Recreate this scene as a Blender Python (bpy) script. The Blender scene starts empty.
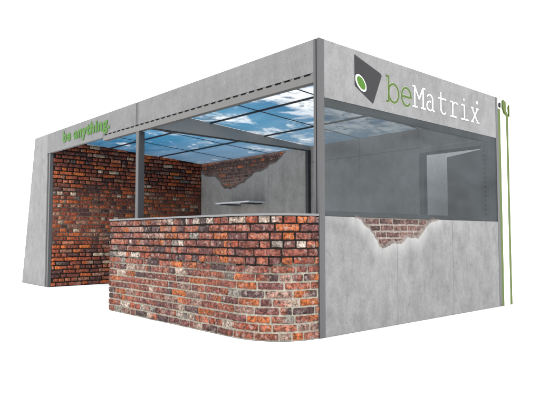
import bpy, bmesh, math, random
from mathutils import Vector, Matrix, noise
random.seed(7)
S = bpy.context.scene
COL = S.collection

# ------------------------------------------------------------------ helpers
def lin(c):
    c /= 255.0
    return c/12.92 if c <= 0.04045 else ((c+0.055)/1.055)**2.4
def rgb(r, g, b, k=1.0):
    return (lin(r)*k, lin(g)*k, lin(b)*k, 1.0)

def obj(name, bm, mat, parent=None, smooth=False):
    me = bpy.data.meshes.new(name)
    bm.to_mesh(me); bm.free()
    for m in (mat if isinstance(mat, (list, tuple)) else [mat]):
        me.materials.append(m)
    if smooth:
        for p in me.polygons: p.use_smooth = True
    o = bpy.data.objects.new(name, me)
    COL.objects.link(o)
    if parent: o.parent = parent
    return o

def box(bm, x0, x1, y0, y1, z0, z1, bev=0.0, mi=0):
    vs = [bm.verts.new((x, y, z)) for x in (x0, x1) for y in (y0, y1) for z in (z0, z1)]
    fs = []
    for f in ((0,1,3,2), (4,6,7,5), (0,4,5,1), (2,3,7,6), (0,2,6,4), (1,5,7,3)):
        fc = bm.faces.new([vs[i] for i in f]); fc.material_index = mi; fs.append(fc)
    if bev > 0:
        es = list({e for f in fs for e in f.edges})
        bmesh.ops.bevel(bm, geom=es, offset=bev, segments=2, affect='EDGES', profile=0.6)
    return bm

def B(*a, **k):
    return box(bmesh.new(), *a, **k)

def prism(bm, pts, fn, d0, d1, mi=0):
    """polygon pts (a,b) extruded from depth d0 to d1; fn(a,b,d)->xyz"""
    n = len(pts)
    A = [bm.verts.new(fn(a, b, d0)) for a, b in pts]
    C = [bm.verts.new(fn(a, b, d1)) for a, b in pts]
    fs = [bm.faces.new(A), bm.faces.new(C[::-1])]
    for i in range(n):
        j = (i+1) % n
        fs.append(bm.faces.new([A[j], A[i], C[i], C[j]]))
    for f in fs: f.material_index = mi
    bmesh.ops.recalc_face_normals(bm, faces=fs)
    return bm

def tag(o, label=None, cat=None, group=None, kind=None):
    if label: o['label'] = label
    if cat: o['category'] = cat
    if group: o['group'] = group
    if kind: o['kind'] = kind

def empty(name, loc=(0,0,0)):
    o = bpy.data.objects.new(name, None); COL.objects.link(o); o.location = loc
    return o

# ------------------------------------------------------------------ materials
class NT:
    def __init__(s, name):
        s.m = bpy.data.materials.new(name); s.m.use_nodes = True
        s.t = s.m.node_tree; s.b = s.t.nodes['Principled BSDF']
        s.out = s.t.nodes['Material Output']
    def n(s, typ, **kw):
        nd = s.t.nodes.new(typ)
        for k, v in kw.items():
            if k in nd.inputs: nd.inputs[k].default_value = v
            else: setattr(nd, k, v)
        return nd
    def l(s, a, b): s.t.links.new(a, b)
    def coord(s, scale=(1,1,1), loc=(0,0,0)):
        tc = s.n('ShaderNodeTexCoord'); mp = s.n('ShaderNodeMapping')
        mp.inputs['Scale'].default_value = scale; mp.inputs['Location'].default_value = loc
        s.l(tc.outputs['Object'], mp.inputs['Vector']); return mp.outputs['Vector']
    def noise(s, vec, scale, detail=4, rough=0.55, dist=0.0):
        nd = s.n('ShaderNodeTexNoise'); nd.inputs['Scale'].default_value = scale
        nd.inputs['Detail'].default_value = detail; nd.inputs['Roughness'].default_value = rough
        nd.inputs['Distortion'].default_value = dist
        s.l(vec, nd.inputs['Vector']); return nd.outputs['Fac']
    def ramp(s, fac, stops, interp='LINEAR'):
        nd = s.n('ShaderNodeValToRGB'); cr = nd.color_ramp; cr.interpolation = interp
        while len(cr.elements) < len(stops): cr.elements.new(0.5)
        for e, (p, c) in zip(cr.elements, stops):
            e.position = p; e.color = c if isinstance(c, tuple) else (c, c, c, 1)
        s.l(fac, nd.inputs['Fac']); return nd.outputs['Color']
    def mix(s, fac, a, b, mode='MIX'):
        nd = s.n('ShaderNodeMix', data_type='RGBA', blend_type=mode)
        for sock, v in ((nd.inputs[0], fac), (nd.inputs[6], a), (nd.inputs[7], b)):
            if hasattr(v, 'links'): s.l(v, sock)
            else: sock.default_value = v
        return nd.outputs[2]
    def bump(s, h, strength=0.3, dist=0.01):
        nd = s.n('ShaderNodeBump'); nd.inputs['Strength'].default_value = strength
        nd.inputs['Distance'].default_value = dist
        s.l(h, nd.inputs['Height']); s.l(nd.outputs['Normal'], s.b.inputs['Normal'])

K = 0.40   # picture value -> albedo under this exposure

def concrete(name, base, use_attr=False, amp=1.0):
    t = NT(name)
    v = t.coord(); vs = t.coord(scale=(1, 1, 0.16))
    big = t.ramp(t.noise(v, 1.5, 7, 0.62, 0.2), [(0.3, 1-0.09*amp), (0.7, 1+0.08*amp)])
    mid = t.ramp(t.noise(vs, 8, 5, 0.65), [(0.3, 1-0.05*amp), (0.7, 1+0.045*amp)])
    blot = t.ramp(t.noise(t.coord(scale=(1, 1, 0.7), loc=(4, 4, 2)), 6.5, 9, 0.78, 0.1), [(0.36, 1-0.14*amp), (0.5, 1.0), (0.65, 1+0.12*amp)])
    fine = t.ramp(t.noise(v, 48, 6, 0.8), [(0.36, 0.91), (0.64, 1.09)])
    spots = t.ramp(t.noise(v, 15, 5, 0.6), [(0.58, 1.0), (0.68, 1.14)])
    pores = t.ramp(t.noise(t.coord(loc=(3, 5, 1)), 38, 1, 0.4), [(0.24, 0.72), (0.30, 1.0)])
    base = t.mix(1.0, base, blot, 'MULTIPLY')
    c = t.mix(1.0, base, big, 'MULTIPLY')
    for x in (mid, fine, spots, pores): c = t.mix(1.0, c, x, 'MULTIPLY')
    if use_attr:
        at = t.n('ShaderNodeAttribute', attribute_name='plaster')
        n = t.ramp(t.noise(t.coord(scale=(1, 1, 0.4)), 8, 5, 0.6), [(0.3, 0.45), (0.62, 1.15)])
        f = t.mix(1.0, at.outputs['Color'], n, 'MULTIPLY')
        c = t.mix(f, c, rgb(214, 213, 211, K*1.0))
    t.l(c, t.b.inputs['Base Color']); t.b.inputs['Roughness'].default_value = 0.75
    t.b.inputs['Specular IOR Level'].default_value = 0.25
    t.bump(t.noise(v, 30, 6, 0.7), 0.12, 0.01)
    return t.m

def metal(name, col, rough=0.45):
    t = NT(name)
    v = t.coord(scale=(1, 1, 0.1))
    f = t.ramp(t.noise(v, 40, 3), [(0.3, 0.96), (0.7, 1.04)])
    t.l(t.mix(1.0, col, f, 'MULTIPLY'), t.b.inputs['Base Color'])
    t.b.inputs['Roughness'].default_value = rough
    t.b.inputs['Metallic'].default_value = 0.0
    t.b.inputs['Specular IOR Level'].default_value = 0.3
    return t.m

def flat(name, col, rough=0.6, spec=0.2):
    t = NT(name); v = t.coord()
    f = t.ramp(t.noise(v, 25, 3), [(0.3, 0.97), (0.7, 1.03)])
    t.l(t.mix(1.0, col, f, 'MULTIPLY'), t.b.inputs['Base Color'])
    t.b.inputs['Roughness'].default_value = rough
    t.b.inputs['Specular IOR Level'].default_value = spec
    return t.m

def brickmat(name, wash=0.5, gain=1.0):
    t = NT(name)
    at = t.n('ShaderNodeAttribute', attribute_name='Col')
    v = t.coord()
    c = at.outputs['Color']
    g = t.ramp(t.noise(v, 34, 7, 0.72, 0.1), [(0.36, 0.30*gain), (0.5, 0.95*gain), (0.63, 1.75*gain)])
    c = t.mix(1.0, c, g, 'MULTIPLY')
    dark = t.ramp(t.noise(t.coord(loc=(9, 2, 4)), 42, 7, 0.78), [(0.50, 0.0), (0.58, 0.85)])
    c = t.mix(dark, c, rgb(62, 44, 44, K))
    pale = t.ramp(t.noise(t.coord(loc=(1, 7, 3)), 24, 8, 0.7, 0.15), [(0.53, 0.0), (0.66, wash)])
    c = t.mix(pale, c, rgb(200, 184, 176, K))
    fine = t.ramp(t.noise(v, 150, 4, 0.85), [(0.36, 0.68), (0.64, 1.32)])
    c = t.mix(1.0, c, fine, 'MULTIPLY')
    t.l(c, t.b.inputs['Base Color']); t.b.inputs['Roughness'].default_value = 0.85
    t.b.inputs['Specular IOR Level'].default_value = 0.15
    t.bump(t.noise(v, 70, 6, 0.7), 0.6, 0.007)
    return t.m

M = {}
M['fascia'] = concrete('fascia_concrete', rgb(147, 147, 148, K))
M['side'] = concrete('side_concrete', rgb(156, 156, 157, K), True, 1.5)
M['sidefascia'] = concrete('side_fascia_concrete', rgb(160, 160, 161, K), False, 1.2)
M['leg'] = concrete('leg_concrete', rgb(164, 164, 165, K), False, 1.2)
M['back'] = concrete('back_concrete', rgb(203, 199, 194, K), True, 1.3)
M['alu'] = metal('grey_aluminium', rgb(98, 98, 100, K))
M['rail'] = metal('rail_aluminium', rgb(124, 123, 122, K))
M['aludark'] = metal('dark_aluminium', rgb(74, 76, 79, K))
M['seam'] = flat('seam_grey', rgb(112, 112, 114, K))
M['black'] = flat('slot_black', rgb(28, 28, 30, K), 0.9, 0.05)
M['grid'] = metal('grid_bar', rgb(40, 46, 56, K))
M['beam'] = metal('beam_aluminium', rgb(214, 212, 209, K))
M['green'] = flat('lime_green', rgb(84, 142, 46, K))
M['greenlogo'] = flat('leaf_green', rgb(84, 138, 34, K))
M['greenedge'] = flat('edge_green', rgb(98, 120, 44, K))
M['white'] = flat('white_paint', rgb(250, 250, 250, 0.85))
M['charcoal'] = flat('charcoal', rgb(50, 50, 53, K))
M['top'] = flat('countertop_grey', rgb(150, 151, 153, K))
M['rim'] = concrete('broken_plaster', rgb(148, 136, 129, K), False, 2.4)
M['brick'] = brickmat('old_brick', 0.75, 1.08)
M['brickin'] = brickmat('old_brick_dark', 0.42, 1.3)
M['mortar'] = None
M['pale'] = concrete('added_pale_partition', rgb(235, 236, 238, 0.8), False, 0.5)
M['leafgrey'] = metal('door_grey', rgb(112, 115, 118, K))
t = NT('mortar'); at = t.n('ShaderNodeAttribute', attribute_name='Col')
g = t.ramp(t.noise(t.coord(), 45, 5, 0.7), [(0.3, 0.6), (0.7, 1.25)])
t.l(t.mix(1.0, at.outputs['Color'], g, 'MULTIPLY'), t.b.inputs['Base Color']); t.b.inputs['Roughness'].default_value = 0.95
t.b.inputs['Specular IOR Level'].default_value = 0.05
t.bump(t.noise(t.coord(), 120, 4, 0.7), 0.6, 0.006); M['mortar'] = t.m

# printed sky ceiling: thin stretched fabric, some daylight from above passes through it
KS = 0.75
t = NT('sky_print')
v = t.coord()
sep = t.n('ShaderNodeSeparateXYZ'); t.l(v, sep.inputs[0])
mr = t.n('ShaderNodeMapRange'); mr.inputs['From Min'].default_value = -6; mr.inputs['From Max'].default_value = 0
t.l(sep.outputs['X'], mr.inputs['Value'])
base = t.ramp(mr.outputs['Result'], [(0.0, rgb(44, 106, 146, KS)), (0.35, rgb(76, 142, 180, KS)), (0.6, rgb(92, 156, 192, KS)), (0.8, rgb(70, 128, 172, KS)), (1.0, rgb(50, 96, 136, KS))])
n1 = t.noise(t.coord(scale=(1.0, 0.9, 1)), 1.7, 9, 0.62, 0.5)
n2 = t.noise(t.coord(loc=(5, 1, 0), scale=(0.7, 1.9, 1)), 1.5, 6, 0.55, 0.3)
cov = t.ramp(mr.outputs['Result'], [(0.0, 0.0), (0.5, 0.05), (0.70, 0.10), (0.84, 0.24), (1.0, 0.30)])
yr = t.ramp(t.n('ShaderNodeMath', operation='MULTIPLY').outputs[0], [(0, 0), (1, 1)])
add = t.n('ShaderNodeMath', operation='ADD'); t.l(n1, add.inputs[0]); t.l(cov, add.inputs[1])
cl = t.ramp(add.outputs[0], [(0.56, 0.0), (0.64, 0.55), (0.76, 1.0)])
soft = t.ramp(n2, [(0.42, 0.0), (0.72, 0.55)])
# hazier towards the back
my = t.n('ShaderNodeMapRange'); my.inputs['From Min'].default_value = 1.4; my.inputs['From Max'].default_value = 2.6
my.inputs['To Max'].default_value = 0.55
t.l(sep.outputs['Y'], my.inputs['Value'])
c = t.mix(soft, base, rgb(150, 190, 222, KS))
c = t.mix(my.outputs['Result'], c, rgb(150, 176, 200, KS))
shade = t.ramp(t.noise(t.coord(loc=(2, 8, 0)), 4.0, 7, 0.65, 0.8), [(0.36, rgb(120, 140, 160, KS)), (0.5, rgb(245, 248, 250, 0.95))])
c = t.mix(cl, c, shade)
t.l(c, t.b.inputs['Base Color']); t.b.inputs['Roughness'].default_value = 0.6
t.b.inputs['Specular IOR Level'].default_value = 0.1
tl = t.n('ShaderNodeBsdfTranslucent'); t.l(c, tl.inputs['Color'])
ms = t.n('ShaderNodeMixShader'); ms.inputs[0].default_value = 0.22
t.l(t.b.outputs[0], ms.inputs[1]); t.l(tl.outputs[0], ms.inputs[2]); t.l(ms.outputs[0], t.out.inputs['Surface'])
M['sky'] = t.m

# smoked glass: thin pane, tinted transmission + faint milky film + mirror reflection
t = NT('smoked_glass')
tr = t.n('ShaderNodeBsdfTransparent'); tr.inputs['Color'].default_value = (0.715, 0.745, 0.755, 1)
df = t.n('ShaderNodeBsdfDiffuse'); 
film = t.ramp(t.noise(t.coord(scale=(1, 0.5, 1.5)), 2.2, 6, 0.6, 0.4), [(0.3, rgb(34, 35, 36, 0.8)), (0.7, rgb(84, 91, 94, 0.8))])
t.l(film, df.inputs['Color'])
m1 = t.n('ShaderNodeMixShader'); m1.inputs[0].default_value = 0.24
t.l(tr.outputs[0], m1.inputs[1]); t.l(df.outputs[0], m1.inputs[2])
gl = t.n('ShaderNodeBsdfGlossy'); gl.inputs['Roughness'].default_value = 0.03
gl.inputs['Color'].default_value = (0.95, 0.97, 1, 1)
m2 = t.n('ShaderNodeMixShader'); m2.inputs[0].default_value = 0.02
t.l(m1.outputs[0], m2.inputs[1]); t.l(gl.outputs[0], m2.inputs[2])
t.l(m2.outputs[0], t.out.inputs['Surface'])
M['glass'] = t.m

# floor
t = NT('studio_floor')
f = t.ramp(t.noise(t.coord(), 0.6, 2), [(0.3, 0.93), (0.7, 0.95)])
t.l(f, t.b.inputs['Base Color']); t.b.inputs['Roughness'].default_value = 0.9
t.b.inputs['Specular IOR Level'].default_value = 0.0
M['floor'] = t.m

# ------------------------------------------------------------------ brickwork
PAL_OUT = [((154, 90, 76), 30), ((172, 102, 80), 20), ((194, 110, 68), 13), ((206, 114, 60), 9), ((128, 82, 78), 20),
           ((100, 76, 76), 10), ((176, 138, 124), 14), ((210, 186, 168), 5), ((150, 144, 134), 4), ((82, 68, 66), 5)]
PAL_IN = [((150, 74, 52), 30), ((184, 92, 50), 20), ((120, 66, 54), 22), ((88, 58, 54), 18), ((160, 112, 92), 12),
          ((190, 160, 134), 2), ((204, 110, 52), 8), ((110, 100, 92), 4)]
def pick(pal):
    tot = sum(w for _, w in pal); r = random.random()*tot
    for c, w in pal:
        r -= w
        if r <= 0: return c
    return pal[-1][0]

def brickwork(U, z0, z1, fn, pal, mortar, pitch=0.0685, joint=0.011, proud=0.011, keep=None, u0=0.0, kk=1.0, header=None, cream=None):
    """bricks on surface fn(u, z, d) (d = outwards); returns (brick bmesh, mortar bmesh)"""
    bm = bmesh.new(); cl = bm.loops.layers.float_color.new('Col')
    rows = int(round((z1-z0)/pitch)); pitch = (z1-z0)/rows
    for r in range(rows):
        zb = z0 + r*pitch + joint*0.5; zt = z0+(r+1)*pitch - joint*0.5
        u = u0 - random.random()*0.18
        hd = header(r) if header else (random.random() < 0.3)
        while u < U:
            if hd: w = random.choice((0.095, 0.105, 0.1, 0.115, 0.21))
            else: w = random.choice((0.2, 0.215, 0.225, 0.21, 0.105, 0.235, 0.16))
            a, b = max(u, u0), min(u+w-joint, U)
            u += w
            if b-a < 0.03: continue
            if keep and not keep(0.5*(a+b), 0.5*(zb+zt)): continue
            c = pick(cream if (cream and hd and random.random() < 0.5) else pal)
            j = random.uniform(0.8, 1.2)
            two = random.random() < 0.3; c2 = pick(pal)
            nx = max(3, int((b-a)/0.03)); us = [a, a+0.006] + [a+0.006+(b-a-0.012)*i/nx for i in range(1, nx)] + [b-0.006, b]
            zs = [zb, zb+0.006, 0.5*(zb+zt), zt-0.006, zt]
            pr = proud*random.uniform(0.6, 1.15); tilt = random.uniform(-0.0018, 0.0018)
            sag = random.uniform(-.0025, .0025)
            grid = []
            for i, uu in enumerate(us):
                row = []
                for k, zz in enumerate(zs):
                    eu = i in (0, len(us)-1); ez = k in (0, 4)
                    d = -0.004 if (eu or ez) else pr + tilt*(2*(uu-a)/(b-a)-1)
                    ju = random.uniform(-1, 1)*0.0030; jz = random.uniform(-1, 1)*0.0034
                    if eu and ez:   # round the corners
                        ju += 0.004*(1 if i == 0 else -1); jz += 0.003*(1 if k == 0 else -1)
                    if not (eu or ez): d += random.uniform(-1, 1)*0.0016
                    row.append(bm.verts.new(fn(min(max(uu+ju, u0), U), zz+jz+sag*math.sin(3*(uu-a)/(b-a)), d)))
                grid.append(row)
            for i in range(len(us)-1):
                for k in range(4):
                    f = bm.faces.new((grid[i][k], grid[i+1][k], grid[i+1][k+1], grid[i][k+1]))
                    f.smooth = True
                    tt = 0.0
                    if two: tt = min(1, max(0, 0.5+3*((i+0.5)/(len(us)-1)-0.5)))
                    cc = [c[q]*(1-tt)+c2[q]*tt for q in range(3)]
                    R = rgb(*cc, K*kk*j)
                    for lp in f.loops: lp[cl] = R
    mb = bmesh.new(); ml = mb.loops.layers.float_color.new('Col')
    nu = int((U-u0)/0.035); nz = int((z1-z0)/0.0343)
    g = [[mb.verts.new(fn(u0+(U-u0)*i/nu, z0+(z1-z0)*k/nz, random.uniform(0, 0.003))) for k in range(nz+1)] for i in range(nu+1)]
    for i in range(nu):
        for k in range(nz):
            uu = u0+(U-u0)*(i+.5)/nu; zz = z0+(z1-z0)*(k+.5)/nz
            if keep and not keep(uu, zz): continue
            f = mb.faces.new((g[i][k], g[i+1][k], g[i+1][k+1], g[i][k+1]))
            for lp in f.loops:
                lp[ml] = mortar(uu, zz)
    for v in [v for v in mb.verts if not v.link_faces]: mb.verts.remove(v)
    return bm, mb

DARKM = rgb(38, 34, 32, K); PALEM = rgb(206, 200, 184, K)
def blend(a, b, t):
    t = min(1, max(0, t)); return tuple(a[i]*(1-t)+b[i]*t for i in range(3))+(1.0,)
# NOTE colour layers are byte sRGB: bmesh 'color' stores values encoded, so we keep linear via float layer below

# ------------------------------------------------------------------ broken plaster panels
def inside(poly, x, y):
    c = False; n = len(poly)
    for i in range(n):
        x1, y1 = poly[i]; x2, y2 = poly[(i+1) % n]
        if (y1 > y) != (y2 > y) and x < (x2-x1)*(y-y1)/(y2-y1)+x1: c = not c
    return c
def nearest(line, x, y):
    best = (9e9, 0, 0)
    for i in range(len(line)-1):
        ax, ay = line[i]; bx, by = line[i+1]
        dx, dy = bx-ax, by-ay; L = dx*dx+dy*dy
        t = 0 if L == 0 else min(1, max(0, ((x-ax)*dx+(y-ay)*dy)/L))
        px, py = ax+dx*t, ay+dy*t; d = math.hypot(x-px, y-py)
        if d < best[0]: best = (d, px, py)
    return best
def rough_line(pts, step=0.012, amp=0.011, seed=0):
    out = []
    for i in range(len(pts)-1):
        (ax, ay), (bx, by) = pts[i], pts[i+1]
        L = math.hypot(bx-ax, by-ay); n = max(1, int(L/step))
        for k in range(n):
            t = k/n; x = ax+(bx-ax)*t; y = ay+(by-ay)*t
            nv = noise.noise_vector(Vector((x*9, y*9, seed)))*amp*1.6 + noise.noise_vector(Vector((x*34, y*34, seed+5)))*amp*1.1
            out.append((x+nv.x, y+nv.y))
    out.append(pts[-1]); return out

def plaster_panel(a0, a1, b0, b1, line, close, fn, thick, glow, cell=0.0125, topf=None, aspect=1.0):
    """panel in (a,b) with the polygon line+close cut away, front at d=0. glow(dist, a, b) = pale plaster"""
    poly = line + close
    bm = bmesh.new(); cl = bm.loops.layers.float_color.new('plaster')
    na = max(2, int((a1-a0)/cell)); nb = max(2, int((b1-b0)/cell))
    P = {}
    def vert(i, k):
        if (i, k) not in P:
            a = a0+(a1-a0)*i/na; b = b0+(b1-b0)*k/nb
            P[(i, k)] = [a, b, None]
        return P[(i, k)]
    cells = []
    for i in range(na):
        for k in range(nb):
            a = a0+(a1-a0)*(i+.5)/na; b = b0+(b1-b0)*(k+.5)/nb
            if not inside(poly, a, b): cells.append((i, k))
    cs = set(cells)
    for (i, k) in cells:
        for q in ((i, k), (i+1, k), (i+1, k+1), (i, k+1)): vert(*q)
    for (i, k), p in P.items():
        adj = [((i+di), (k+dk)) in cs for di in (-1, 0) for dk in (-1, 0)]
        if not all(adj) and 0 < i < na and 0 < k < nb or (k == nb and 0 < i < na and not (((i-1, k-1) in cs) and ((i, k-1) in cs))):
            d, px, py = nearest(line, p[0], p[1])
            if d < cell*1.6:
                p[0] = px; 
                if k != nb: p[1] = py
    for p in P.values(): p[2] = bm.verts.new(fn(p[0], p[1], 0))
    for (i, k) in cells:
        q = [P[x] for x in ((i, k), (i+1, k), (i+1, k+1), (i, k+1))]
        try: f = bm.faces.new([x[2] for x in q])
        except ValueError: continue
        for lp, x in zip(f.loops, q):
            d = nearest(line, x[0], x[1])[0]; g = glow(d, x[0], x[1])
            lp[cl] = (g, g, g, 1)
    # depth: extrude border backwards
    be = [e for e in bm.edges if len(e.link_faces) == 1]
    r = bmesh.ops.extrude_edge_only(bm, edges=be)
    nvec = Vector(fn(0, 0, -thick))-Vector(fn(0, 0, 0))
    bmesh.ops.translate(bm, verts=[v for v in r['geom'] if isinstance(v, bmesh.types.BMVert)], vec=nvec)
    return bm

def rim(line, fn, thick, w=0.022, seed=1, side=1):
    """crumbling bevel of plaster between the face and the bricks, along the open outline"""
    bm = bmesh.new(); rows = []
    n = len(line)
    for i, (x, y) in enumerate(line):
        a = line[max(0, i-1)]; b = line[min(n-1, i+1)]
        tx, ty = b[0]-a[0], b[1]-a[1]; L = math.hypot(tx, ty) or 1
        nx, ny = -ty/L*side, tx/L*side
        ww = w*(0.55+0.9*abs(noise.noise(Vector((x*12, y*12, seed)))*1.6)+0.3*random.random())
        row = []
        for s, d in ((-0.004, 0.0015), (0.15*ww, 0.002), (0.45*ww, -thick*0.35), (0.6*ww, -thick*0.3), (ww, -thick*0.95)):
            jj = random.uniform(-.002, .002)
            row.append(bm.verts.new(fn(x+nx*(s+jj), y+ny*(s+jj), d+random.uniform(-.001, .001) if s > 0 else d)))
        rows.append(row)
    for i in range(n-1):
        for k in range(4):
            bm.faces.new((rows[i][k], rows[i+1][k], rows[i+1][k+1], rows[i][k+1]))
    return bm

# ================================================================== BOOTH
booth = empty('exhibition_booth', (0, 0, 0))
tag(booth, 'open exhibition booth of grey concrete panels, brick wall, sky-print ceiling and smoked glass side', 'booth')

H = 2.5
XL = -6.01; YB = 2.976
CZ = lambda y: 2.427-0.0628*y
side_fn = lambda a, b, d: (d, a, b)          # a=y, b=z, outwards +x
front_fn = lambda a, b, d: (a, -d, b)        # a=x, b=z, outwards -y
back_fn = lambda a, b, d: (a, YB-d, b)

# --- corner post
bm = bmesh.new()
box(bm, -0.062, 0.002, 0.022, 0.064, 0, H, 0.002)
box(bm, -0.062, -0.036, -0.002, 0.0219, 0, H, 0.0015)
box(bm, -0.024, 0.002, -0.002, 0.0219, 0, H, 0.0015)
post = obj('corner_post', bm, M['alu'], booth)
obj('groove', B(-0.0358, -0.0242, 0.006, 0.0218, 0.001, H-0.002), M['black'], post)

# --- rear side post and its edge
obj('post', B(-0.06, 0.002, 3.082, 3.14, 0, H, 0.002), M['alu'], booth)

# --- front post
o = obj('post', B(-3.13, -3.066, 0.0, 0.085, 0.0, 2.129, 0.002), M['alu'], booth)
obj('groove', B(-3.0662, -3.0640, 0.012, 0.083, 0.01, 2.12), M['aludark'], o)  # thin dark sheet over the right side face, not a recess
# --- post on the back wall
obj('post', B(-3.045, -2.985, YB-0.06, YB-0.001, 0, CZ(YB)-0.07, 0.001), M['aludark'], booth)
# --- dark post at the left opening
o = obj('post', B(-6.058, -6.012, 0.006, 0.06, 0, 2.172, 0.001), M['alu'], booth)
obj('groove', B(-6.118, -6.06, 0.014, 0.06, 0, 2.172), M['aludark'], o)

# --- front fascia (L shaped: the left part reaches lower)
def fascia_piece(x0, x1, zb):
    return B(x0, x1, 0.0, 0.05, zb, H, 0.0012)
fascia = obj('fascia', fascia_piece(-3.079, -0.0635, 2.214), M['fascia'], booth)
bm = bmesh.new()
prism(bm, [(-6.118, 2.176), (-4.072, 2.176), (-4.072, 2.214), (-3.141, 2.214), (-3.141, H), (-6.118, H)], front_fn, 0, -0.05)
fascia2 = obj('fascia', bm, M['fascia'], booth)
obj('joint_strip', B(-3.140, -3.080, 0.003, 0.05, 2.214, H-0.001), M['seam'], fascia2)

# --- perforated rail under the fascia
bm = bmesh.new()
box(bm, -4.070, -0.064, 0.004, 0.066, 2.132, 2.2125, 0.0015)
rail = obj('perforated_rail', bm, M['rail'], booth)
def repeat(name, boxes, mat, parent):
    o = obj(name, B(*boxes[0]), mat, parent)
    x0, _, y0, _, z0, _ = boxes[0]
    for b in boxes[1:]:
        c = o.copy(); c.location = (b[0]-x0, b[2]-y0, b[4]-z0); COL.objects.link(c); c.parent = parent
repeat('slot', [(-4.02+0.124*k, -3.946+0.124*k, 0.0015, 0.01, 2.199, 2.2130) for k in range(32)], M['black'], rail)

# --- leaning end wall on the left: flared concrete front, same depth as the booth
bm = bmesh.new()
prism(bm, [(-6.12, 0), (-6.12, H), (-6.707, H), (-7.208, 0)], front_fn, 0, -3.05)
obj('leaning_end_wall', bm, M['leg'], booth)

# --- side fascia with logo
sf = obj('fascia', B(-0.05, 0.0, 0.066, 3.080, 2.001, H, 0.0012), M['sidefascia'], booth)
sf['label'] = 'side fascia with the emblem and lettering'

# --- side lower wall: three concrete panels, the plaster broken open at the top of two
HOLE = [(0.44, 1.0), (0.536, 0.971), (0.60, 0.935), (0.645, 0.915), (0.70, 0.865), (0.732, 0.835), (0.77, 0.795), (0.80, 0.752), (0.83, 0.738),
        (0.881, 0.737), (0.95, 0.756), (1.025, 0.762), (1.09, 0.765), (1.143, 0.776), (1.19, 0.80), (1.235, 0.822),
        (1.29, 0.828), (1.36, 0.815), (1.423, 0.80), (1.47, 0.835), (1.523, 0.88), (1.56, 0.92), (1.60, 0.945), (1.66, 0.968), (1.728, 0.987), (1.80, 1.0)]
hl = rough_line(HOLE, 0.008, 0.010, 3)
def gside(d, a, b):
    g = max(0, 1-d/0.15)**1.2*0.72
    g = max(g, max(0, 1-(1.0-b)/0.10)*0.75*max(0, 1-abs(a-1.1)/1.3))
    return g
ys = [0.066, 1.068, 2.062, 3.080]
for i in range(3):
    a0, a1 = ys[i]+(0.002 if i else 0), ys[i+1]-(0.002 if i < 2 else 0)
    if i < 2:
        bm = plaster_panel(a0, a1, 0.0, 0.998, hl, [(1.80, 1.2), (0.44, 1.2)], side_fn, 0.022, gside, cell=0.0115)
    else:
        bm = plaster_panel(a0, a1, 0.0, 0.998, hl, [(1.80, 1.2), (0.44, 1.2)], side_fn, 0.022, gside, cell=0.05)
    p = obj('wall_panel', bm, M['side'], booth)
bm = rim(hl, side_fn, 0.02, 0.034, 2, side=1)
obj('broken_plaster_edge', bm, M['rim'], booth)
obj('seam_backing', B(-0.05, -0.023, 0.068, 3.078, 0.002, 0.997), M['aludark'], booth)
def kp(u, z): return inside(hl+[(1.80, 1.1), (0.44, 1.1)], u, z) or nearest(hl, u, z)[0] < 0.05
PSIDE = [((118, 88, 82), 4), ((104, 80, 77), 4), ((132, 102, 94), 2), ((92, 72, 71), 2)]
bb, mm = brickwork(1.85, 0.69, 0.998, lambda u, z, d: (-0.019+d, u, z), PSIDE, lambda u, z: rgb(190, 178, 170, K), pitch=0.062,
                   joint=0.013, proud=0.008, keep=kp, u0=0.40, header=lambda r: False)
bk = obj('exposed_brickwork', bb, M['brickin'], booth); obj('mortar', mm, M['mortar'], bk)

# --- smoked glass and its frame
obj('window_glass', B(-0.008, 0.0, 0.066, 3.080, 1.0005, 1.9995), M['glass'], booth)
obj('window_rail', B(-0.062, -0.010, 0.066, 3.080, 1.002, 1.045), M['alu'], booth)
wr_ = obj('window_rail', B(-0.062, -0.010, 0.066, 3.080, 1.938, 1.999), M['alu'], booth)
repeat('slot', [(-0.052, -0.02, 0.12+0.062*k, 0.15+0.062*k, 1.9365, 1.9405) for k in range(44)], M['black'], wr_)
obj('post', B(-0.105, -0.012, YB-0.001, 3.081, 0, 2.235), M['alu'], booth)
ip = obj('perforated_post', B(-0.105, -0.012, 2.90, YB-0.002, 0, 1.936, 0.001), M['alu'], booth)
repeat('slot', [(-0.07, -0.042, 2.8985, 2.91, 1.07+0.0535*k, 1.098+0.0535*k) for k in range(16)], M['black'], ip)

# --- left interior wall: brick
def pm_left(u, z):
    n = noise.noise(Vector((u*1.5, z*3, 4)))*0.2
    pale = max(0, 1-abs(z+n-1.15)/0.62)
    return blend(rgb(50, 41, 37, K), rgb(140, 122, 108, K), pale*1.2)
CREAM = [((200, 176, 152), 2), ((150, 80, 60), 4), ((186, 112, 82), 3)]
hdr = lambda r: r % 3 == 1
bb, mm = brickwork(YB, 0.0, 2.44, lambda u, z, d: (XL+0.0+d, u, min(z, CZ(u)+0.004)), PAL_IN, pm_left, proud=0.010, keep=lambda u, z: z < CZ(u)-0.0,
                   u0=0.062, header=hdr, cream=CREAM, kk=1.15)
bw = obj('brick_wall', bb, M['brickin'], booth); obj('mortar', mm, M['mortar'], bw)
obj('wall_core', B(-6.115, XL-0.006, 0.064, 3.05, 0, 2.30), M['aludark'], bw)

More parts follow.
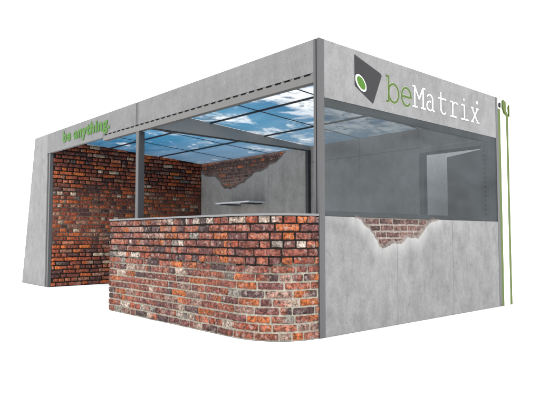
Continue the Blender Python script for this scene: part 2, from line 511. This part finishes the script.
# --- back wall: concrete panels with broken plaster over brick
BH = [(-6.02, 2.10), (-5.94, 2.028), (-5.88, 1.99), (-5.814, 1.981), (-5.70, 1.965), (-5.593, 1.962), (-5.52, 1.935), (-5.449, 1.89), (-5.39, 1.84), (-5.331, 1.783),
      (-5.27, 1.72), (-5.214, 1.690), (-5.14, 1.70), (-5.078, 1.690), (-4.98, 1.70), (-4.901, 1.70), (-4.83, 1.735), (-4.771, 1.765), (-4.70, 1.765), (-4.644, 1.778),
      (-4.56, 1.83), (-4.477, 1.872), (-4.42, 1.91), (-4.355, 1.936), (-4.24, 1.94), (-4.117, 1.96), (-4.04, 1.99), (-3.963, 2.036), (-3.87, 2.05),
      (-3.775, 2.069), (-3.74, 2.10), (-3.66, 2.14), (-3.60, 2.19), (-3.50, 2.26)]
bl = rough_line(BH, 0.014, 0.013, 8)
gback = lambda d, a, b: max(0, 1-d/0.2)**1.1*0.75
closeb = [(-3.50, 2.6), (-6.2, 2.6), (-6.2, 2.10)]
xs = [XL+0.012, -5.0, -4.0, -3.0, -2.0, -1.0]
for i in range(5):
    x0, x1 = xs[i]+0.003, xs[i+1]-0.003
    ztop = CZ(YB)-0.002
    if i < 3:
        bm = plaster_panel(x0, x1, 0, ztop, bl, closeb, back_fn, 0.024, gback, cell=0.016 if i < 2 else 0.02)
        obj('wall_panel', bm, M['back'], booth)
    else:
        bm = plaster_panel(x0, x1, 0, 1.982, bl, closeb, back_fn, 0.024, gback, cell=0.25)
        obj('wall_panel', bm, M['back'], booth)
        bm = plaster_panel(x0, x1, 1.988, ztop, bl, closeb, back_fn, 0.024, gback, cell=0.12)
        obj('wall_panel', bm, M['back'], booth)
obj('wall_panel', B(-0.997, -0.108, YB, YB+0.024, 1.988, CZ(YB)-0.002), M['back'], booth)
obj('wall_panel', B(-0.997, -0.108, YB, YB+0.024, 1.915, 1.982), M['back'], booth)
obj('broken_plaster_edge', rim(bl, back_fn, 0.022, 0.045, 5, side=1), M['rim'], booth)
bb, mm = brickwork(-3.45, 1.62, CZ(YB)-0.004, lambda u, z, d: (u, YB+0.020-d, z), PSIDE+PSIDE+[((170, 100, 68), 3), ((150, 116, 104), 3)],
                   lambda u, z: blend(rgb(196, 184, 176, K), rgb(120, 108, 102, K), (z-1.8)/0.3), keep=lambda u, z: inside(bl+closeb, u, z) or nearest(bl, u, z)[0] < 0.07,
                   u0=XL+0.014, proud=0.009, joint=0.013, pitch=0.06, kk=1.5)
bmesh.ops.reverse_faces(bb, faces=bb.faces); 
bk = obj('exposed_brickwork', bb, M['brickin'], booth); obj('mortar', mm, M['mortar'], bk)
obj('wall_core', B(-6.0, -1.0, YB+0.0245, YB+0.06, 0, 2.30), M['aludark'], booth)

# --- doorway with open door leaf in the back wall
bm = bmesh.new()
box(bm, -0.985, -0.925, YB-0.012, YB+0.06, 0, 1.912)
box(bm, -0.115, -0.064, YB+0.001, YB+0.06, 0, 1.912)
box(bm, -0.924, -0.116, YB-0.010, YB+0.06, 1.885, 1.912)
fr = obj('door_frame', bm, M['aludark'], booth)
ang = math.radians(152.5)
bm = bmesh.new(); box(bm, 0.0, 0.81, -0.02, 0.02, 0.006, 1.882, 0.002)
bmesh.ops.transform(bm, matrix=Matrix.Translation((-0.118, YB+0.064, 0)) @ Matrix.Rotation(ang, 4, 'Z'), verts=bm.verts)
door = obj('door', bm, M['leafgrey'], booth)
bm = bmesh.new(); box(bm, 0.70, 0.78, 0.045, 0.062, 0.99, 1.01, 0.003); box(bm, 0.755, 0.775, 0.021, 0.046, 0.99, 1.01)
bmesh.ops.transform(bm, matrix=Matrix.Translation((-0.118, YB+0.064, 0)) @ Matrix.Rotation(ang, 4, 'Z'), verts=bm.verts)
obj('handle', bm, M['alu'], door)

obj('wall_panel', B(-1.9, -0.22, 3.72, 3.77, 0, 2.24), M['pale'], booth)  # invented partition behind the doorway, blocks the bright white background seen through the glass
# --- ceiling: printed sky panels and dark grid bars, falling gently to the back
gx = [XL+0.0, -5, -4, -3, -2, -1, -0.002]; gy = [0.07, 1.04, 2.02, YB-0.002]
g = 0.007
for i in range(6):
    for j in range(3):
        bm = bmesh.new()
        x0, x1, y0, y1 = (gx[i]+0.0025 if i == 3 else gx[i]+g), (gx[i+1]-0.061 if i == 2 else gx[i+1]-g), gy[j]+g, gy[j+1]-(g if j < 2 else 0)
        vs = [bm.verts.new((x, y, CZ(y))) for x, y in ((x0, y0), (x1, y0), (x1, y1), (x0, y1))]
        bm.faces.new([vs[q] for q in (0, 3, 2, 1)])
        obj('ceiling_panel', bm, M['sky'], booth)
bm = bmesh.new()
def bar(x0, x1, y0, y1, h0=-0.006, h1=0.03):
    vs = [bm.verts.new((x, y, CZ(y)+dz)) for dz in (h0, h1) for x, y in ((x0, y0), (x1, y0), (x1, y1), (x0, y1))]
    for f in ((0, 3, 2, 1), (4, 5, 6, 7), (0, 1, 5, 4), (1, 2, 6, 5), (2, 3, 7, 6), (3, 0, 4, 7)):
        bm.faces.new([vs[q] for q in f])
for y in gy[1:3]: bar(XL+0.02, -0.01, y-0.011, y+0.011, -0.016)
for x in gx[1:6]:
    if x == -3: continue
    for j in range(3):
        bar(x-0.009, x+0.009, gy[j]+(0.013 if j else 0), gy[j+1]-(0.013 if j < 2 else 0.004), -0.004)
obj('ceiling_grid', bm, M['grid'], booth)
# roof edge behind the fascias so daylight does not leak in
bm = bmesh.new(); box(bm, -6.1, -0.062, 0.051, 0.068, 2.2145, 2.498)
obj('fascia_frame', bm, M['aludark'], booth)

# --- beam from the front post to the back wall
bm = bmesh.new()
y0, y1 = 0.069, YB-0.002
vs = [bm.verts.new((x, y, z)) for x in (-3.06, -2.998) for (y, z) in ((y0, 2.178), (y1, 2.178), (y1, CZ(y1)-0.001), (y0, CZ(y0)-0.001))]
for f in ((0, 1, 2, 3), (7, 6, 5, 4), (0, 4, 5, 1), (1, 5, 6, 2), (2, 6, 7, 3), (3, 7, 4, 0)): bm.faces.new([vs[q] for q in f])
bmesh.ops.recalc_face_normals(bm, faces=bm.faces)
be_ = obj('beam', bm, M['beam'], booth)
obj('edge_strip', B(-3.062, -2.9965, y0, y1-0.003, 2.168, 2.1775), M['aludark'], be_)

# ------------------------------------------------------------------ lettering on the side fascia
def tube(bm, pts, r, depth, x0, mi=0, caps=True):
    """flattened tube along (a,b) points on the side plane"""
    n = len(pts); rings = []
    for i, (a, b) in enumerate(pts):
        p = pts[max(0, i-1)]; q = pts[min(n-1, i+1)]
        tx, ty = q[0]-p[0], q[1]-p[1]; L = math.hypot(tx, ty) or 1
        nx, ny = -ty/L, tx/L
        rings.append([bm.verts.new((x0+depth*h, a+nx*r*s, b+ny*r*s)) for s, h in ((-1, 0), (-1, .7), (-.6, 1), (.6, 1), (1, .7), (1, 0))])
    for i in range(n-1):
        for k in range(5):
            f = bm.faces.new((rings[i][k], rings[i][k+1], rings[i+1][k+1], rings[i+1][k])); f.material_index = mi
    for rg in (rings[0], rings[-1]):
        f = bm.faces.new(rg); f.material_index = mi

def arc(cx, cy, rx, ry, a0, a1, n=14):
    return [(cx+rx*math.cos(math.radians(a0+(a1-a0)*i/n)), cy+ry*math.sin(math.radians(a0+(a1-a0)*i/n))) for i in range(n+1)]

GL = {  # strokes in a unit cell: width 1, x-height 1, cap 1.28
 'b': [[(0.0, 1.36), (0.16, 1.36)], [(0.16, 1.36), (0.16, 0.0)], [(0.0, 0.0), (0.16, 0.0)], arc(0.56, 0.5, 0.40, 0.5, 180, -180, 26)],
 'e': [arc(0.5, 0.5, 0.46, 0.5, 0, 318, 26), [(0.04, 0.5), (0.96, 0.5)]],
 'M': [[(0.17, 0), (0.17, 1.25)], [(0.83, 0), (0.83, 1.25)], [(0.17, 1.25), (0.5, 0.52)], [(0.83, 1.25), (0.5, 0.52)],
       [(0.0, 0), (0.36, 0)], [(0.64, 0), (1.0, 0)], [(0.02, 1.25), (0.18, 1.25)], [(0.82, 1.25), (0.98, 1.25)]],
 'a': [arc(0.42, 0.68, 0.32, 0.32, 150, 0, 10)+[(0.74, 0.12)]+[(0.80, 0.02), (0.95, 0.0)], arc(0.42, 0.28, 0.33, 0.29, 70, 400, 20)],
 't': [[(0.36, 1.38), (0.36, 0.28)]+arc(0.62, 0.26, 0.26, 0.26, 180, 320, 8), [(0.08, 0.97), (0.86, 0.97)]],
 'r': [[(0.08, 0.97), (0.30, 0.97)], [(0.30, 0.97), (0.30, 0.0)], [(0.06, 0.0), (0.66, 0.0)], arc(0.62, 0.60, 0.32, 0.38, 170, 50, 10)],
 'i': [[(0.14, 0.97), (0.48, 0.97)], [(0.48, 0.97), (0.48, 0.0)], [(0.06, 0.0), (0.92, 0.0)], [(0.44, 1.30), (0.44, 1.42)]],
 'x': [[(0.12, 0.97), (0.86, 0.0)], [(0.86, 0.97), (0.12, 0.0)], [(0.0, 0.97), (0.28, 0.97)], [(0.70, 0.97), (0.98, 0.97)],
       [(0.0, 0.0), (0.28, 0.0)], [(0.70, 0.0), (1.0, 0.0)]],
}
def letter(ch, y0, y1, zb, xh, r, mat, halo=None):
    bm = bmesh.new()
    for k, st in enumerate(GL[ch]):
        pts = [(y0+a*(y1-y0), zb+b*xh) for a, b in st]
        # lengthen straight ends a touch so joints close
        tube(bm, pts, r, 0.005+0.0004*k, 0.0006*(1+k % 3)+0.0006, 0)
        if halo: tube(bm, pts, r*1.45, 0.002+0.0003*k, 0.0004, 1)
    obj('letter', bm, [mat]+([halo] if halo else []), sf)
pos = {'M': (1.352, 1.574), 'a': (1.59, 1.755), 't': (1.80, 1.995), 'r': (2.045, 2.235), 'i': (2.262, 2.442), 'x': (2.495, 2.668)}
M['halo'] = flat('pale_halo', rgb(205, 212, 190, K*1.1))
M['greendark'] = flat('letter_green', rgb(90, 120, 46, K))
letter('b', 0.925, 1.125, 2.108, 0.178, 0.0108, M['greendark'], M['halo'])
letter('e', 1.160, 1.332, 2.108, 0.178, 0.0108, M['greendark'], M['halo'])
for ch, (a, b) in pos.items(): letter(ch, a, b, 2.124, 0.164, 0.0068, M['white'], None)
# registered mark
bm = bmesh.new()
tube(bm, arc(2.636, 2.356, 0.014, 0.014, 0, 360, 16), 0.0030, 0.004, 0.0006)
tube(bm, [(2.632, 2.344), (2.632, 2.360)], 0.0025, 0.0045, 0.0006); tube(bm, [(2.632, 2.358), (2.641, 2.354), (2.634, 2.351), (2.641, 2.344)], 0.0022, 0.005, 0.0006)
obj('registered_mark', bm, M['white'], sf)
# emblem
bm = bmesh.new()
sq = [(0.462, 2.452), (0.832, 2.352)] + [(0.846, 2.344), (0.852, 2.330)] + [(0.725, 2.055), (0.715, 2.050), (0.470, 2.168), (0.463, 2.18)]
prism(bm, sq, side_fn, 0.0005, 0.004)
em = obj('emblem', bm, M['charcoal'], sf)
bm = bmesh.new(); prism(bm, [(0.545+0.077*math.cos(k*math.pi/16), 2.209+0.073*math.sin(k*math.pi/16-0.5)) for k in range(32)], side_fn, 0.0045, 0.006); obj('ring', bm, M['white'], em)
bm = bmesh.new(); prism(bm, [(0.547+0.061*math.cos(k*math.pi/16), 2.209+0.058*math.sin(k*math.pi/16-0.5)) for k in range(32)], side_fn, 0.0065, 0.008); obj('disc', bm, M['greenlogo'], em)

# --- "be anything." on the front fascia
fc = bpy.data.curves.new('words', 'FONT'); fc.body = 'be anything.'; fc.size = 1.0; fc.extrude = 0.02; fc.offset = 0.006; fc.bevel_depth = 0.030; fc.bevel_resolution = 1
fc.space_character = 1.12
fo = bpy.data.objects.new('words', fc); COL.objects.link(fo)
bpy.context.view_layer.update()
me = bpy.data.meshes.new_from_object(fo.evaluated_get(bpy.context.evaluated_depsgraph_get()))
bpy.data.objects.remove(fo)
bm = bmesh.new(); bm.from_mesh(me); bmesh.ops.remove_doubles(bm, verts=bm.verts, dist=1e-5); bm.faces.index_update()
xs_ = [v.co.x for v in bm.verts]; zs_ = [v.co.y for v in bm.verts]
mx0, mx1, my0, my1 = min(xs_), max(xs_), min(zs_), max(zs_)
X0, X1, Z0, Z1 = -5.465, -3.850, 2.2225, 2.452
for v in bm.verts:
    x, y, z = v.co
    v.co = (X0+(x-mx0)/(mx1-mx0)*(X1-X0), -0.0012-(z+0.05)*0.10, Z0+(y-my0)/(my1-my0)*(Z1-Z0))
bmesh.ops.recalc_face_normals(bm, faces=bm.faces)
# one mesh per letter: gather loose islands whose x ranges overlap
seen = set(); isl = []
for f0 in bm.faces:
    if f0.index in seen: continue
    st = [f0]; seen.add(f0.index); fs = []
    while st:
        f = st.pop(); fs.append(f)
        for v in f.verts:
            for g2 in v.link_faces:
                if g2.index not in seen: seen.add(g2.index); st.append(g2)
    xx = [v.co.x for f in fs for v in f.verts]; isl.append([min(xx), max(xx), fs])
isl.sort(key=lambda q: q[0]); groups = []
for a, b, fs in isl:
    if groups and a < groups[-1][1]-0.03: groups[-1][1] = max(groups[-1][1], b); groups[-1][2] += fs
    else: groups.append([a, b, fs])
for a, b, fs in groups:
    nb = bmesh.new(); mp = {}
    for f in fs:
        for v in f.verts:
            if v not in mp: mp[v] = nb.verts.new(v.co)
        nb.faces.new([mp[v] for v in f.verts])
    obj('letter', nb, M['green'], fascia2)
bm.free()

# ================================================================== COUNTER
cnt = empty('brick_counter', (-1.4, -0.25, 0))
tag(cnt, 'long low counter of old red brick with a rounded right end and thin grey top', 'counter')
def path():
    pts = [(-2.776, -0.506), (-0.56, -0.506)]
    n = 24; e = 2.25
    for i in range(1, n+1):
        th = math.radians(90-90*i/n)
        c, s = max(0, math.cos(th)), max(0, math.sin(th))
        pts.append((-0.56+0.555*(c**(2/e)), -0.506*(s**(2/e))))
    return pts
PP = path()
# resample by arc length
seg = [0]
for i in range(1, len(PP)): seg.append(seg[-1]+math.hypot(PP[i][0]-PP[i-1][0], PP[i][1]-PP[i-1][1]))
LT = seg[-1]
def at_(u):
    u = min(max(u, 0), LT-1e-6)
    for i in range(1, len(seg)):
        if u <= seg[i]: break
    t = (u-seg[i-1])/(seg[i]-seg[i-1])
    x = PP[i-1][0]+(PP[i][0]-PP[i-1][0])*t; y = PP[i-1][1]+(PP[i][1]-PP[i-1][1])*t
    def nrm(k):
        a = PP[max(0, k-1)]; b = PP[min(len(PP)-1, k+1)]
        tx, ty = b[0]-a[0], b[1]-a[1]; L = math.hypot(tx, ty); return ty/L, -tx/L
    if i == 1: n = (0, -1) if t < 0.97 else nrm(1)
    else:
        n1, n2 = nrm(i-1), nrm(i); n = (n1[0]*(1-t)+n2[0]*t, n1[1]*(1-t)+n2[1]*t)
    return x, y, n
CX, CY = 1.4, 0.25   # counter-local offset
def cfn(u, z, d):
    x, y, n = at_(u); d -= 0.012
    return (x+n[0]*d+CX, min(y+n[1]*d, -0.004)+CY, z)
def pm_out(u, z):
    n = noise.noise(Vector((u*2.2, z*5, 1)))*0.10 + noise.noise(Vector((u*14, z*20, 6)))*0.09
    return blend(PALEM, rgb(52, 46, 44, K), (z+n-0.48)/0.16)
chd = lambda r: r in (11, 9, 14, 1)
CR = [((214, 196, 182), 3), ((176, 90, 66), 2), ((150, 140, 132), 1), ((196, 120, 96), 2)]
bb, mm = brickwork(LT, 0.0, 1.0, cfn, PAL_OUT, pm_out, pitch=0.0667, joint=0.0095, proud=0.013, header=chd, cream=CR, kk=0.93)
bf = obj('brick_front', bb, M['brick'], cnt); obj('mortar', mm, M['mortar'], bf)
bm = bmesh.new()
body = [at_(LT*i/60) for i in range(61)]
pl = [(x-n[0]*0.018, min(y-n[1]*0.018, -0.006)) for x, y, n in body]
prism(bm, [(x+CX, y+CY) for x, y in pl]+[(-2.758+CX, -0.006+CY)], lambda a, b, d: (a, b, d), 0.001, 0.9985)
obj('body', bm, M['aludark'], cnt)
bm = bmesh.new()
pl = [(x+n[0]*0.004, min(y+n[1]*0.004, -0.004)) for x, y, n in body]
prism(bm, [(x+CX, y+CY) for x, y in pl]+[(-2.780+CX, -0.004+CY)], lambda a, b, d: (a, b, d), 0.9995, 1.017)
obj('countertop', bm, M['top'], cnt)

# ================================================================== SHELF
sh = empty('wall_shelf', (-4.525, YB, 1.40))
tag(sh, 'thin white shelf fixed to the grey back wall under the broken plaster', 'shelf')
obj('board', B(-0.465, 0.465, -0.386, -0.001, -0.012, 0.012, 0.002), flat('shelf_white', rgb(236, 238, 240, 0.62)), sh)
for x in (-0.30, 0.28):
    obj('bracket', B(x-0.09, x+0.09, -0.34, -0.001, -0.030, -0.0125, 0.002), M['aludark'], sh)

# ================================================================== PYLON beside the rear side post
py = empty('sign_pylon', (-0.03, 3.30, 0))
tag(py, 'slim white upright with two green edges at the right end of the booth', 'sign')
pf = lambda a, b, d: (d+0.03, a-3.30, b)
bm = bmesh.new(); prism(bm, [(3.2005, 0.0), (3.3545, 0.0), (3.3545, 2.30), (3.2005, 2.36)], pf, -0.018, -0.003); obj('panel', bm, M['white'], py)
bm = bmesh.new(); prism(bm, [(3.143, 0), (3.200, 0), (3.200, 2.37), (3.143, 2.37)], pf, -0.02, 0.0); obj('edge', bm, M['greenedge'], py)
bm = bmesh.new(); prism(bm, [(3.355, 0), (3.408, 0), (3.404, 2.32), (3.355, 2.38), (3.355, 2.475), (3.30, 2.50), (3.276, 2.485), (3.276, 2.40), (3.352, 2.29)], pf, -0.02, 0.0)
obj('edge', bm, M['greenedge'], py)
bm = bmesh.new(); prism(bm, [(3.436, 2.33), (3.452, 2.31), (3.448, 2.46), (3.430, 2.43)], pf, -0.02, 0.0); obj('clip', bm, M['greenedge'], py)
bm = bmesh.new(); prism(bm, [(3.190, 2.405), (3.222, 2.39), (3.226, 2.445), (3.200, 2.452)], pf, -0.02, 0.0); obj('clip', bm, M['charcoal'], py)

# ================================================================== FLOOR
bm = bmesh.new(); bmesh.ops.create_circle(bm, cap_ends=True, segments=96, radius=400)
fl = obj('floor', bm, M['floor']); fl.location = (-2, 1, -0.004); fl['kind'] = 'structure'

# ------------------------------------------------------------------ light, camera
W = bpy.data.worlds.new('World'); S.world = W; W.use_nodes = True
bg = W.node_tree.nodes['Background']; bg.inputs['Color'].default_value = (1, 1, 1, 1); bg.inputs['Strength'].default_value = 1.0
def sun(name, d, e, ang, col=(1, 1, 1)):
    L = bpy.data.lights.new(name, 'SUN'); L.energy = e; L.angle = math.radians(ang); L.color = col
    o = bpy.data.objects.new(name, L); COL.objects.link(o)
    o.rotation_euler = Vector(d).to_track_quat('-Z', 'Y').to_euler()
sun('softbox', (-0.75, 0.55, -0.75), 0.9, 50)

Cc = bpy.data.cameras.new('camera'); cam = bpy.data.objects.new('camera', Cc); COL.objects.link(cam)
Rm = [[0.665418432372327, 0.04233278297398502, 0.7452692435253401], [0.7464705686489956, -0.03773626887325096, -0.6643475477130708], [0.0, 0.9983906597605987, -0.056710585456304405]]
m4 = Matrix(Rm).to_4x4(); m4.translation = (3.19598729, -3.39696915, 0.84608873)
cam.matrix_world = m4
Cc.sensor_width = 36; Cc.lens = 37.5574; Cc.clip_end = 2000
S.camera = cam
S.view_settings.view_transform = 'Standard'; S.view_settings.look = 'None'; S.view_settings.exposure = 1.4; S.view_settings.gamma = 1
S.render.resolution_x = 1024; S.render.resolution_y = 768
S.cycles.transparent_max_bounces = 16
